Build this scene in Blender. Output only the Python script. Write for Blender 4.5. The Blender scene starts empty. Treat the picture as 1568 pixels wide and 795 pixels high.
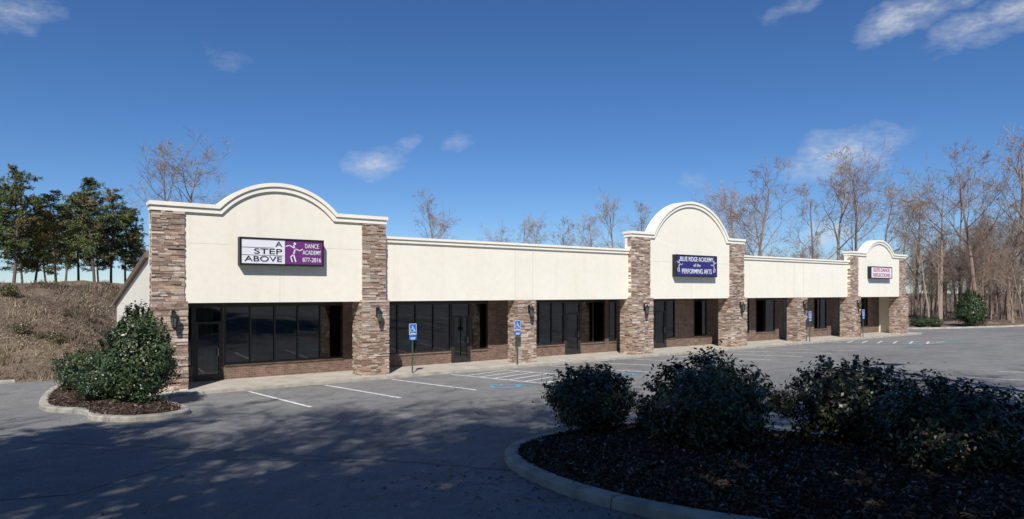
import bpy, math, random
import numpy as np
from mathutils import Vector, Matrix
random.seed(7); rng=np.random.default_rng(7)
scene=bpy.context.scene
COL=scene.collection
CAM=Vector((-3.7,-25.0,3.35)); YAW=math.radians(36.4)
FW=Vector((math.sin(YAW),math.cos(YAW),0)); RT=Vector((math.cos(YAW),-math.sin(YAW),0))
FPX=1040.0
def place(px,Z):            # horizontal position on a bearing at a depth
    r=(px-784)/FPX
    p=CAM+FW*Z+RT*(r*Z); return p.x,p.y
def ztop(py,Z): return 3.35+(447-py)*Z/FPX
# ---------------------------------------------------------------- materials
def newmat(name):
    m=bpy.data.materials.new(name); m.use_nodes=True
    nt=m.node_tree; b=nt.nodes['Principled BSDF']; return m,nt,b
def N(nt,t,**k):
    n=nt.nodes.new(t)
    for a,v in k.items(): setattr(n,a,v)
    return n
def ramp(nt,stops):
    r=N(nt,'ShaderNodeValToRGB'); e=r.color_ramp.elements
    while len(e)<len(stops): e.new(0.5)
    for i,(p,c) in enumerate(stops):
        e[i].position=p; e[i].color=(c[0],c[1],c[2],1)
    return r
def noise(nt,scale,detail=4,rough=.55,vec=None):
    n=N(nt,'ShaderNodeTexNoise'); n.inputs['Scale'].default_value=scale
    n.inputs['Detail'].default_value=detail; n.inputs['Roughness'].default_value=rough
    if vec is None:
        g_=N(nt,'ShaderNodeNewGeometry'); vec=g_.outputs['Position']
    nt.links.new(vec,n.inputs['Vector']); return n
def mixc(nt,a,b,f,mode='MIX'):
    m=N(nt,'ShaderNodeMix',data_type='RGBA',blend_type=mode)
    for s,v in ((m.inputs[6],a),(m.inputs[7],b),(m.inputs[0],f)):
        if hasattr(v,'is_output'): nt.links.new(v,s)
        elif isinstance(v,(int,float)): s.default_value=v
        else: s.default_value=(v[0],v[1],v[2],1)
    return m.outputs[2]
def bump(nt,b,h,strength=.3,dist=.02):
    bp=N(nt,'ShaderNodeBump'); bp.inputs['Strength'].default_value=strength; bp.inputs['Distance'].default_value=dist
    nt.links.new(h,bp.inputs['Height']); nt.links.new(bp.outputs[0],b.inputs['Normal'])
def simple(name,c,rough=.7,spec=.3,var=.15,scale=3,metal=0,bumps=0,bscale=80):
    m,nt,b=newmat(name)
    n=noise(nt,scale,4)
    r=ramp(nt,[(.3,[x*(1-var) for x in c]),(.7,[min(1,x*(1+var)) for x in c])])
    nt.links.new(n.outputs[0],r.inputs[0]); nt.links.new(r.outputs[0],b.inputs['Base Color'])
    b.inputs['Roughness'].default_value=rough; b.inputs['Specular IOR Level'].default_value=spec
    b.inputs['Metallic'].default_value=metal
    if bumps:
        n2=noise(nt,bscale,3); bump(nt,b,n2.outputs[0],bumps,.01)
    return m
def colmat(name,rough=.8,spec=.2,bumps=0,trans=0,bscale=60,var=True):
    m,nt,b=newmat(name)
    a=N(nt,'ShaderNodeAttribute',attribute_name='Col'); c=a.outputs['Color']
    if var:
        n=noise(nt,25,2)
        r=ramp(nt,[(.3,(.75,.75,.75)),(.7,(1.2,1.2,1.2))]); nt.links.new(n.outputs[0],r.inputs[0])
        c=mixc(nt,c,r.outputs[0],1.0,'MULTIPLY')
    nt.links.new(c,b.inputs['Base Color'])
    b.inputs['Roughness'].default_value=rough; b.inputs['Specular IOR Level'].default_value=spec
    if bumps:
        n2=noise(nt,bscale,3); bump(nt,b,n2.outputs[0],bumps,.01)
    return m
def stucco():
    m,nt,b=newmat('stucco_cream')
    n=noise(nt,.5,5); r=ramp(nt,[(.3,(.88,.825,.70)),(.7,(.92,.865,.74))]); nt.links.new(n.outputs[0],r.inputs[0])
    n1=noise(nt,4,4,.6); r2=ramp(nt,[(.35,(.97,.965,.96)),(.6,(1,1,1))]); nt.links.new(n1.outputs[0],r2.inputs[0])
    c=mixc(nt,r.outputs[0],r2.outputs[0],1,'MULTIPLY')
    g_=N(nt,'ShaderNodeNewGeometry'); mp=N(nt,'ShaderNodeMapping'); mp.inputs['Scale'].default_value=(1.3,1.3,.12)
    nt.links.new(g_.outputs['Position'],mp.inputs[0]); s=noise(nt,1.7,4,.6,mp.outputs[0])
    r3=ramp(nt,[(.30,(.955,.945,.92)),(.46,(1,1,1))]); nt.links.new(s.outputs[0],r3.inputs[0])
    c=mixc(nt,c,r3.outputs[0],1,'MULTIPLY')
    nt.links.new(c,b.inputs['Base Color'])
    b.inputs['Roughness'].default_value=.9; b.inputs['Specular IOR Level'].default_value=.15
    n3=noise(nt,120,2); bump(nt,b,n3.outputs[0],.25,.006); return m
M_ST=stucco()
M_STCAP=simple('stucco_cornice',(.91,.86,.74),.9,.15,.04,2,bumps=.2,bscale=120)
M_GROOVE=simple('reveal_joint',(.55,.50,.41),.9,.1,.1)
M_STONE=colmat('ledgestone',.9,.15,.6)
M_GROUT=simple('ledgestone_joint',(.10,.075,.06),.95,.1)
def brickm():
    m,nt,b=newmat('brown_brick')
    g_=N(nt,'ShaderNodeNewGeometry'); sx=N(nt,'ShaderNodeSeparateXYZ'); nt.links.new(g_.outputs['Position'],sx.inputs[0])
    ad=N(nt,'ShaderNodeMath',operation='ADD'); nt.links.new(sx.outputs[0],ad.inputs[0]); nt.links.new(sx.outputs[1],ad.inputs[1])
    cb=N(nt,'ShaderNodeCombineXYZ'); nt.links.new(ad.outputs[0],cb.inputs[0]); nt.links.new(sx.outputs[2],cb.inputs[1])
    bt=N(nt,'ShaderNodeTexBrick'); nt.links.new(cb.outputs[0],bt.inputs['Vector'])
    bt.inputs['Scale'].default_value=1; bt.inputs['Brick Width'].default_value=.21; bt.inputs['Row Height'].default_value=.075
    bt.inputs['Mortar Size'].default_value=.006; bt.inputs['Color1'].default_value=(.22,.13,.09,1); bt.inputs['Color2'].default_value=(.12,.072,.052,1)
    bt.inputs['Mortar'].default_value=(.25,.21,.18,1)
    n=noise(nt,3,4); r=ramp(nt,[(.3,(.8,.8,.8)),(.7,(1.2,1.2,1.2))]); nt.links.new(n.outputs[0],r.inputs[0])
    c=mixc(nt,bt.outputs[0],r.outputs[0],1,'MULTIPLY'); nt.links.new(c,b.inputs['Base Color'])
    b.inputs['Roughness'].default_value=.9; bump(nt,b,bt.outputs[1],-.4,.01); return m
M_BRICK=brickm()
def glass():
    m,nt,b=newmat('tinted_glass'); nt.nodes.remove(b); out=nt.nodes['Material Output']
    tr=N(nt,'ShaderNodeBsdfTransparent'); tr.inputs[0].default_value=(.42,.42,.42,1)
    gl=N(nt,'ShaderNodeBsdfGlossy'); gl.inputs['Roughness'].default_value=.015; gl.inputs[0].default_value=(.9,.95,1,1)
    fr=N(nt,'ShaderNodeFresnel'); fr.inputs[0].default_value=1.9
    n2=noise(nt,.45,2); bp=N(nt,'ShaderNodeBump'); bp.inputs['Strength'].default_value=.05; bp.inputs['Distance'].default_value=.05
    nt.links.new(n2.outputs[0],bp.inputs['Height']); nt.links.new(bp.outputs[0],gl.inputs['Normal'])
    mx=N(nt,'ShaderNodeMixShader'); nt.links.new(fr.outputs[0],mx.inputs[0]); nt.links.new(tr.outputs[0],mx.inputs[1]); nt.links.new(gl.outputs[0],mx.inputs[2])
    nt.links.new(mx.outputs[0],out.inputs[0]); return m
M_GLASS=glass()
M_FRAME=simple('bronze_frame',(.03,.025,.022),.4,.4,.2)
M_CURT=simple('curtain',(.40,.36,.30),.9,.1,.15,6)
M_BACK=simple('dark_interior',(.10,.09,.08),.9,.1,.5,1.2)
M_ROOF=simple('roof_edge_brown',(.20,.14,.10),.7,.3,.15)
M_SOFF=simple('soffit',(.62,.58,.50),.9,.1,.05)
def asphalt():
    m,nt,b=newmat('asphalt')
    big=noise(nt,.12,5,.6); r=ramp(nt,[(.3,(.175,.171,.168)),(.5,(.21,.206,.20)),(.72,(.245,.239,.23))]); nt.links.new(big.outputs[0],r.inputs[0])
    mid=noise(nt,1.6,6,.68); r2=ramp(nt,[(.3,(.80,.80,.80)),(.7,(1.15,1.15,1.15))]); nt.links.new(mid.outputs[0],r2.inputs[0])
    fine=noise(nt,55,3,.75); r3=ramp(nt,[(.3,(.50,.50,.50)),(.5,(1,1,1)),(.72,(1.7,1.68,1.62))]); nt.links.new(fine.outputs[0],r3.inputs[0])
    c=mixc(nt,r.outputs[0],r2.outputs[0],1,'MULTIPLY'); c=mixc(nt,c,r3.outputs[0],1,'MULTIPLY')
    sp=noise(nt,.55,3,.5); r4=ramp(nt,[(.60,(1,1,1)),(.72,(.68,.68,.68))]); nt.links.new(sp.outputs[0],r4.inputs[0])
    c=mixc(nt,c,r4.outputs[0],1,'MULTIPLY')
    g_=N(nt,'ShaderNodeNewGeometry')
    add=N(nt,'ShaderNodeVectorMath',operation='MULTIPLY_ADD'); nt.links.new(mid.outputs[1],add.inputs[0]); add.inputs[1].default_value=(1.2,1.2,0); nt.links.new(g_.outputs['Position'],add.inputs[2])
    v=N(nt,'ShaderNodeTexVoronoi',feature='DISTANCE_TO_EDGE'); v.inputs['Scale'].default_value=.15; nt.links.new(add.outputs[0],v.inputs['Vector'])
    r5=ramp(nt,[(0,(.4,.4,.4)),(.003,(1,1,1))]); nt.links.new(v.outputs[0],r5.inputs[0])
    c=mixc(nt,c,r5.outputs[0],.8,'MULTIPLY')
    nt.links.new(c,b.inputs['Base Color']); b.inputs['Roughness'].default_value=.85; b.inputs['Specular IOR Level'].default_value=.2
    bump(nt,b,fine.outputs[0],.5,.01); return m
M_ASP=asphalt()
M_CONC=simple('concrete',(.46,.42,.36),.9,.2,.18,1.5,bumps=.3,bscale=60)
M_KERB=simple('kerb_concrete',(.40,.365,.30),.9,.2,.32,2.2,bumps=.4,bscale=50)
def paint(name,c):
    m,nt,b=newmat(name)
    n=noise(nt,9,6,.7); r=ramp(nt,[(.34,(.22,.22,.22)),(.50,c)]); nt.links.new(n.outputs[0],r.inputs[0])
    nt.links.new(r.outputs[0],b.inputs['Base Color']); b.inputs['Roughness'].default_value=.7; return m
M_WHITE=paint('white_road_paint',(.80,.80,.78)); M_CYAN=paint('blue_road_paint',(.10,.42,.55))
M_TAR=simple('tar_crack',(.05,.05,.05),.7)
def terrainm():
    m,nt,b=newmat('dry_grass_ground')
    n=noise(nt,.35,7,.65); r=ramp(nt,[(.28,(.085,.065,.05)),(.45,(.17,.128,.095)),(.6,(.26,.20,.15)),(.75,(.21,.145,.115))]); nt.links.new(n.outputs[0],r.inputs[0])
    n2=noise(nt,5,6,.7); r2=ramp(nt,[(.3,(.5,.5,.5)),(.7,(1.3,1.3,1.3))]); nt.links.new(n2.outputs[0],r2.inputs[0])
    c=mixc(nt,r.outputs[0],r2.outputs[0],1,'MULTIPLY'); nt.links.new(c,b.inputs['Base Color'])
    b.inputs['Roughness'].default_value=1; b.inputs['Specular IOR Level'].default_value=.05; bump(nt,b,n2.outputs[0],.8,.15); return m
M_TERR=terrainm()
def mulchm():
    m,nt,b=newmat('mulch_bed')
    n=noise(nt,14,6,.7); r=ramp(nt,[(.3,(.03,.02,.015)),(.5,(.07,.048,.036)),(.72,(.15,.105,.08))]); nt.links.new(n.outputs[0],r.inputs[0])
    nt.links.new(r.outputs[0],b.inputs['Base Color']); b.inputs['Roughness'].default_value=1; b.inputs['Specular IOR Level'].default_value=.05
    bump(nt,b,n.outputs[0],1,.05); return m
M_MULCH=mulchm()
M_CHIP=colmat('mulch_chips',1,.05,var=False); M_GRASS=colmat('dry_grass_blades',1,.05,var=False)
M_LEAF=colmat('evergreen_leaves',.38,.5,var=False); M_BARK=colmat('bark',.95,.1,0,var=False)
M_NEED=colmat('pine_needles',.6,.3,var=False)
M_BLACK=simple('black_metal',(.012,.014,.013),.5,.4,.2)
M_GREENP=simple('green_post',(.03,.09,.06),.5,.4,.2)
M_BLUE=simple('sign_blue',(.02,.16,.50),.4,.4,.05)
M_SWHITE=simple('sign_white',(.80,.80,.84),.4,.4,.03)
M_PURP=simple('sign_purple',(.17,.035,.18),.4,.4,.06)
M_INDIGO=simple('sign_indigo',(.035,.03,.17),.4,.4,.06)
M_RED=simple('sign_red',(.5,.03,.05),.5,.3,.05)
M_LGLASS=simple('lantern_glass',(.10,.115,.115),.2,.5,.1)
M_GALV=simple('galvanised_pole',(.3,.3,.3),.5,.5,.1,metal=.5)
# ---------------------------------------------------------------- mesh builder
class MB:
    def __init__(s): s.v=[]; s.f=[]; s.m=[]; s.c=[]; s.mats=[]
    def mi(s,mat):
        if mat not in s.mats: s.mats.append(mat)
        return s.mats.index(mat)
    def face(s,pts,mat,col=(1,1,1)):
        i=len(s.v); s.v+=[tuple(p) for p in pts]; s.f.append(tuple(range(i,i+len(pts)))); s.m.append(s.mi(mat)); s.c.append(col)
    def box(s,x0,x1,y0,y1,z0,z1,mat,col=(1,1,1)):
        i=len(s.v); s.v+=[(x0,y0,z0),(x1,y0,z0),(x1,y1,z0),(x0,y1,z0),(x0,y0,z1),(x1,y0,z1),(x1,y1,z1),(x0,y1,z1)]
        k=s.mi(mat)
        for q in ((0,3,2,1),(4,5,6,7),(0,1,5,4),(1,2,6,5),(2,3,7,6),(3,0,4,7)):
            s.f.append(tuple(i+a for a in q)); s.m.append(k); s.c.append(col)
    def prism(s,poly,y0,y1,mat,axis='y'):   # poly in (x,z), ccw seen from -y
        n=len(poly); i=len(s.v); k=s.mi(mat)
        if axis=='y': s.v+=[(a,y0,b) for a,b in poly]+[(a,y1,b) for a,b in poly]
        else: s.v+=[(y0,a,b) for a,b in poly]+[(y1,a,b) for a,b in poly]
        s.f.append(tuple(range(i,i+n))); s.f.append(tuple(range(i+2*n-1,i+n-1,-1))); s.m+=[k,k]; s.c+=[(1,1,1)]*2
        for j in range(n):
            a,b=j,(j+1)%n; s.f.append((i+b,i+a,i+n+a,i+n+b)); s.m.append(k); s.c.append((1,1,1))
    def tube(s,pts,rad,n,mat,col=(1,1,1),cap=False):
        k=s.mi(mat); base=len(s.v)
        for j,p in enumerate(pts):
            if j==0: d=pts[1]-pts[0]
            elif j==len(pts)-1: d=pts[-1]-pts[-2]
            else: d=pts[j+1]-pts[j-1]
            d=d.normalized() if d.length>0 else Vector((0,0,1))
            u=d.orthogonal() if abs(d.z)<.9 else d.cross(Vector((0,1,0)))
            u.normalize(); w=d.cross(u)
            for q in range(n):
                a=2*math.pi*q/n; s.v.append(tuple(p+(u*math.cos(a)+w*math.sin(a))*rad[j]))
        for j in range(len(pts)-1):
            for q in range(n):
                a=base+j*n+q; b=base+j*n+(q+1)%n
                s.f.append((a,b,b+n,a+n)); s.m.append(k); s.c.append(col)
        if cap: 
            s.f.append(tuple(base+(len(pts)-1)*n+q for q in range(n))); s.m.append(k); s.c.append(col)
            s.f.append(tuple(base+n-1-q for q in range(n))); s.m.append(k); s.c.append(col)
    def mesh(s,name,smooth=False):
        me=bpy.data.meshes.new(name); me.from_pydata(s.v,[],s.f)
        for m in s.mats: me.materials.append(m)
        me.polygons.foreach_set('material_index',s.m)
        ls=np.array([len(f) for f in s.f]); c=np.repeat(np.array(s.c,dtype=float),ls,axis=0)
        c=np.hstack([c,np.ones((len(c),1))]); at=me.color_attributes.new('Col','FLOAT_COLOR','CORNER'); at.data.foreach_set('color',c.ravel())
        if smooth: me.polygons.foreach_set('use_smooth',[True]*len(s.f))
        me.update(); return me
    def obj(s,name,parent=None,smooth=False,loc=None):
        o=bpy.data.objects.new(name,s.mesh(name,smooth)); COL.objects.link(o)
        if parent: o.parent=parent
        if loc is not None: o.location=loc
        return o
def npmesh(name,V,F,C,mat,smooth=False):     # quads
    me=bpy.data.meshes.new(name); me.from_pydata(V.tolist(),[],F.tolist()); me.materials.append(mat)
    c=np.repeat(C,F.shape[1],axis=0); c=np.hstack([c,np.ones((len(c),1))])
    at=me.color_attributes.new('Col','FLOAT_COLOR','CORNER'); at.data.foreach_set('color',c.ravel())
    if smooth: me.polygons.foreach_set('use_smooth',[True]*len(F))
    me.update(); return me
def empty(name,loc=(0,0,0)):
    e=bpy.data.objects.new(name,None); COL.objects.link(e); e.location=loc; e.empty_display_size=.5; return e
def inst(name,me,loc,rot=0,sc=1,parent=None,scz=None):
    o=bpy.data.objects.new(name,me); COL.objects.link(o); o.location=loc; o.rotation_euler=(0,0,rot)
    o.scale=(sc,sc,scz if scz else sc)
    if parent: o.parent=parent
    return o
# ---------------------------------------------------------------- ground heights
def g(y): return -.05+.047*min(40,max(0,-y-.5))
def ss(t): t=min(1,max(0,t)); return t*t*(3-2*t)
RB=[(53,9),(60,9),(62,4),(64.6,1.9),(70,.3),(78,-1.8),(95,-6),(140,-16)]
def ytop(x):
    if x<53: return 6.4
    return float(np.interp(x,[p[0] for p in RB],[p[1] for p in RB]))
def H(x,y):
    b=g(y)
    foot=6.9+6.5*ss((x+1.5)/4)
    rise=3.8*ss((y-foot)/13)
    rise*=1-.97*ss((x-40)/20)
    far=ss((y-28)/60); rise*=1-.45*far
    nz=.16*math.sin(x*.7+y*.3)+.12*math.sin(x*.31-y*.9)+.08*math.sin(x*1.9+y*1.3)
    k=ss((y-foot-1)/4) if x<53 else ss((y-ytop(x)-1)/5)
    return b+rise+nz*k-(.14 if y<ytop(x)+.25 else 0)
xs=np.concatenate([[-1500,-700,-350,-180,-110,-80,-60],np.arange(-45,100,1.0),[105,115,130,150,190,250,350,700,1500]])
ys=np.concatenate([[-1500,-700,-300,-150,-100,-80,-65,-55],np.arange(-48,45,.9),[48,52,58,66,76,90,110,140,180,250,400,800,1500]])
V=np.array([(x,y,H(x,y)) for y in ys for x in xs]); nx=len(xs)
F=np.array([(j*nx+i,j*nx+i+1,(j+1)*nx+i+1,(j+1)*nx+i) for j in range(len(ys)-1) for i in range(nx-1)])
me=npmesh('ground',V,F,np.ones((len(F),3)),M_TERR,True); o=bpy.data.objects.new('ground',me); COL.objects.link(o)
axs=np.concatenate([np.arange(-60,140,1.0)])
rows=90; V=[];F=[]
for i,x in enumerate(axs):
    yt=ytop(x)
    for j in range(rows):
        if j<30: y=yt+(-.5-yt)*j/29.0 if yt>-.5 else yt-(j*.02)
        else:
            y0=-.5 if yt>-.5 else yt-.6
            y=y0+(-58-y0)*(j-29)/(rows-30)
        V.append((x,y,g(y)))
for i in range(len(axs)-1):
    for j in range(rows-1):
        a=i*rows+j; F.append((a,a+1,a+rows+1,a+rows))
V=np.array(V);F=np.array(F)
me=npmesh('parking_lot',V,F,np.ones((len(F),3)),M_ASP); o=bpy.data.objects.new('parking_lot_asphalt',me); COL.objects.link(o)
# ---------------------------------------------------------------- markings
mk=MB()
def strip(pts,w,mat,dz=.006,mb=mk):
    pts=[Vector((p[0],p[1],0)) for p in pts]
    for a,b in zip(pts[:-1],pts[1:]):
        d=(b-a).normalized(); n=Vector((-d.y,d.x,0))*w/2
        q=[a-n,b-n,b+n,a+n]; mb.face([(p.x,p.y,g(p.y)+dz) for p in q],mat)
X0=2.75; S=2.65
lines=[X0+S*i for i in range(0,12)]
for x in lines: strip([(x,-1.3),(x,-7.2)],.11,M_WHITE)
for xa in (X0+3*S,40.0):
    if xa>35:
        strip([(xa,-1.3),(xa,-7.2)],.11,M_WHITE); strip([(xa+S,-1.3),(xa+S,-7.2)],.11,M_WHITE)
    strip([(xa,-7.15),(xa+S,-7.15)],.11,M_WHITE,.010)
    for k in range(6):
        y=-1.5-k*.95; strip([(xa+.06,y-.9),(xa+S-.06,y)],.12,M_WHITE,.010)
for i in range(-1,22):
    x=9.5+S*i
    if x>7.9: strip([(x,-16.4),(x,-21.9)],.11,M_WHITE)
for i in range(-1,22):
    x=9.5+S*i
    if x>7.9: strip([(x,-22.2),(x,-27.6)],.11,M_WHITE)
mk.obj('parking_line_marking')
def wheel_strokes():
    st=[]; c=(-.05,.33); r=.26
    arc=[(c[0]+r*math.cos(a),c[1]+r*math.sin(a)) for a in np.linspace(math.radians(110),math.radians(380),16)]
    st.append((arc,.07))
    st.append(([(-.03,.86),(-.01,.80)],.13))
    st.append(([(-.02,.78),(.0,.46),(.24,.46),(.36,.16),(.44,.19)],.08))
    st.append(([(0,.64),(.2,.64)],.07))
    return st
def floor_symbol(cx,cy,sc):
    m=MB()
    for pts,w in wheel_strokes():
        strip([(cx+a*sc,cy+b*sc) for a,b in pts],w*sc*1.2,M_CYAN,.009,m)
    m.obj('disabled_parking_floor_marking')
for cx in (X0+2.5*S,X0+4.5*S,38.7,44.0): floor_symbol(cx,-7.6,1.75)
ck=MB()
def crack(pts):
    out=[]
    for a,b in zip(pts[:-1],pts[1:]):
        n=8
        for i in range(n):
            t=i/n; out.append((a[0]+(b[0]-a[0])*t+random.uniform(-.05,.05),a[1]+(b[1]-a[1])*t+random.uniform(-.05,.05)))
    out.append(pts[-1]); strip(out,.026,M_TAR,.005,ck)
crack([(-3.5,-8),(-1,-11.5),(1.2,-15),(2.2,-17)]); crack([(-8,-12),(-3,-14),(-1.2,-12.5),(1,-15)]); crack([(6,-9),(14,-10.4),(24,-10),(40,-11)])
ck.obj('asphalt_crack')
# ---------------------------------------------------------------- kerbs / islands
def catmull(P,n=10,closed=True):
    out=[];L=len(P); R=range(L) if closed else range(L-1)
    for i in R:
        p0,p1,p2,p3=[np.array(P[(i+k)%L] if closed else P[min(max(i+k,0),L-1)],float) for k in (-1,0,1,2)]
        for k in range(n):
            t=k/n; out.append(.5*((2*p1)+(-p0+p2)*t+(2*p0-5*p1+4*p2-p3)*t*t+(-p0+3*p1-3*p2+p3)*t**3))
    if not closed: out.append(np.array(P[-1],float))
    return out
def kerb(name,path,closed=True,w=.24,h=.13,parent=None):
    n=len(path); mb=MB(); k=mb.mi(M_KERB)
    prof=[(0,-.12),(.015,h*.75),(.04,h*.95),(.07,h),(w-.02,h),(w,h-.015),(w,-.12)]
    for i in range(n):
        a=path[(i-1)%n] if (closed or i>0) else path[0]; b=path[(i+1)%n] if (closed or i<n-1) else path[-1]
        d=b-a; d=d/np.linalg.norm(d); nr=np.array([-d[1],d[0]])
        for (o_,z) in prof:
            p=path[i]+nr*o_; mb.v.append((p[0],p[1],g(path[i][1])+z))
    m=len(prof)
    for i in range(n if closed else n-1):
        for j in range(m-1):
            a=i*m+j; b=((i+1)%n)*m+j
            mb.f.append((a,b,b+1,a+1)); mb.m.append(k); mb.c.append((1,1,1))
    acc=0
    for i in range(n if closed else n-1):
        acc+=np.linalg.norm(path[(i+1)%n]-path[i])
        if acc>2.6:
            acc=0; a=path[i]; d=path[(i+1)%n]-a; d=d/np.linalg.norm(d); nr=np.array([-d[1],d[0]]); z=g(a[1])
            for (o0,z0),(o1,z1) in zip(prof[:-1],prof[1:]):
                if z0<-.1: z0=.0
                if z1<-.1: continue
                pr=[]
                for (oo,zz,t) in ((o0,z0,-.006),(o0,z0,.006),(o1,z1,.006),(o1,z1,-.006)):
                    q=a+nr*(oo-.003)+d*t; pr.append((q[0],q[1],z+zz+.003))
                mb.face(pr,M_GROUT)
    return mb.obj(name,parent)
def island(name,ctrl,chips,mound=.18):
    e=empty(name); path=catmull(ctrl,8); kerb('kerb',path,True,.24,.13,e)
    c=np.mean(path,axis=0); inner=[p+(c-p)/np.linalg.norm(c-p)*.2 for p in path]
    def hh(p,s): return g(p[1])+.09+mound*(1-s**3)
    mb=MB(); k=mb.mi(M_MULCH); n=len(inner); S_=[1,.97,.9,.8,.65,.5,.35,.2,.05]
    for s in S_:
        for p in inner:
            q=c+(p-c)*s; mb.v.append((q[0],q[1],hh(q,s)+random.uniform(-.012,.012)))
    for a in range(len(S_)-1):
        for i in range(n):
            mb.f.append((a*n+i,a*n+(i+1)%n,(a+1)*n+(i+1)%n,(a+1)*n+i)); mb.m.append(k); mb.c.append((1,1,1))
    mb.f.append(tuple((len(S_)-1)*n+i for i in range(n))); mb.m.append(k); mb.c.append((1,1,1))
    mb.obj('mulch_bed',e,True)
    idx=rng.integers(0,n,chips); s=np.sqrt(rng.random(chips)); P=np.array(inner)[idx]; nxt=np.array(inner)[(idx+1)%n]
    P=P+(nxt-P)*rng.random((chips,1)); Q=c+(P-c)*s[:,None]
    z=np.array([hh(q,ss_) for q,ss_ in zip(Q,s)])+rng.random(chips)*.03
    L=rng.uniform(.015,.055,chips); W=rng.uniform(.006,.018,chips)
    a=rng.uniform(0,6.28,chips); t=rng.normal(0,.45,chips); t2=rng.normal(0,.5,chips)
    U=np.stack([np.cos(a)*np.cos(t),np.sin(a)*np.cos(t),np.sin(t)],1)*L[:,None]
    Wv=np.stack([-np.sin(a)*np.cos(t2),np.cos(a)*np.cos(t2),np.sin(t2)],1)*W[:,None]
    C0=np.stack([Q[:,0],Q[:,1],z],1)
    V=np.stack([C0-U-Wv,C0+U-Wv,C0+U+Wv,C0-U+Wv],1).reshape(-1,3); F=np.arange(chips*4).reshape(-1,4)
    pal=np.array([(.06,.042,.032),(.10,.07,.055),(.16,.12,.095),(.035,.026,.02),(.20,.125,.08),(.38,.31,.25)])
    C=pal[rng.choice(6,chips,p=[.3,.28,.14,.18,.06,.04])]
    me=npmesh('wood_chips',V,F,C,M_CHIP); o=bpy.data.objects.new('wood_chips',me); COL.objects.link(o); o.parent=e
    return e
island('planting_island',[(2.25,-16.9),(1.9,-18.4),(1.95,-19.9),(2.35,-21.3),(3.1,-23.0),(4.4,-24.9),(6.4,-25.7),(8.0,-24.0),(7.9,-20.5),(7.3,-18.2),(7.0,-16.3),(5.6,-15.3),(3.9,-15.4),(2.9,-15.9)],32000,.2)
island('planting_island',[(-2.2,4.6),(-2.9,1.5),(-3.0,-1.8),(-2.2,-3.8),(-2.1,-5.4),(-1.4,-6.5),(-.4,-6.5),(.1,-5.6),(.0,-3.6),(-.35,-1.6),(-.35,1.6),(-.5,4.6),(-1.2,5.3)],9000,.1)
kerb('roadside_kerb',[np.array([x,6.4]) for x in np.arange(-60,-2.4,1.2)],False,.18,.12)
kerb('verge_kerb',catmull([p for p in RB],6,False),False,.22,.14)
# fallen leaves scattered on the asphalt
n=1400; lx=rng.uniform(-9,12,n); ly=rng.uniform(-23,-1.2,n)
near=rng.random(n)<.35; ang_=rng.uniform(0,6.28,n)
lx=np.where(near,1.9+rng.normal(0,.6,n)-.5,lx); ly=np.where(near,rng.uniform(-22,-15.5,n),ly)
a=rng.uniform(0,6.28,n); s_=rng.uniform(.018,.045,n); z=np.array([g(v) for v in ly])+.012
U=np.stack([np.cos(a),np.sin(a),rng.normal(0,.15,n)],1)*s_[:,None]; W_=np.stack([-np.sin(a),np.cos(a),rng.normal(0,.15,n)],1)*(s_*.5)[:,None]
C0=np.stack([lx,ly,z],1); V=np.stack([C0-U,C0-W_,C0+U,C0+W_],1).reshape(-1,3)
pl=np.array([(.16,.10,.06),(.24,.16,.10),(.09,.06,.04),(.32,.24,.16)])
me=npmesh('fallen_leaves',V,np.arange(n*4).reshape(-1,4),pl[rng.integers(0,4,n)],M_CHIP); o=bpy.data.objects.new('fallen_leaves',me); COL.objects.link(o)
# ---------------------------------------------------------------- BUILDING
BLD=empty('strip_mall_building')
st=MB(); cap=MB(); pil=MB(); sf=MB(); misc=MB()
FB=2.97
PAV=[(0,8.4,6.35,2.15,.95,1.0),(22.5,32.3,6.55,3.3,1.9,1.42),(45.1,53.7,6.30,2.2,.98,1.05)]
FLAT=[(8.4,22.5),(32.3,45.1)]
def band(path,o0,o1,y0,y1,mat,mb):
    n=len(path); P=[Vector((a,0,b)) for a,b in path]; nr=[]
    for i in range(n):
        ds=[]
        if i>0: ds.append((P[i]-P[i-1]).normalized())
        if i<n-1: ds.append((P[i+1]-P[i]).normalized())
        ns=[Vector((-d.z,0,d.x)) for d in ds]; m=sum(ns,Vector()).normalized(); m=m/max(.5,m.dot(ns[0])); nr.append(m)
    lo=[P[i]+nr[i]*o0 for i in range(n)]; hi=[P[i]+nr[i]*o1 for i in range(n)]
    for i in range(n-1):
        a,b,c,d=lo[i],lo[i+1],hi[i+1],hi[i]
        f=lambda p,y:(p.x,y,p.z)
        mb.face([f(a,y0),f(b,y0),f(c,y0),f(d,y0)],mat); mb.face([f(d,y0),f(c,y0),f(c,y1),f(d,y1)],mat)
        mb.face([f(b,y0),f(a,y0),f(a,y1),f(b,y1)],mat); mb.face([f(b,y1),f(a,y1),f(d,y1),f(c,y1)],mat)
    for i,s in ((0,1),(n-1,-1)):
        q=[f_ for f_ in ((lo[i].x,y0,lo[i].z),(hi[i].x,y0,hi[i].z),(hi[i].x,y1,hi[i].z),(lo[i].x,y1,lo[i].z))]
        mb.face(q if s<0 else q[::-1],mat)
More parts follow.
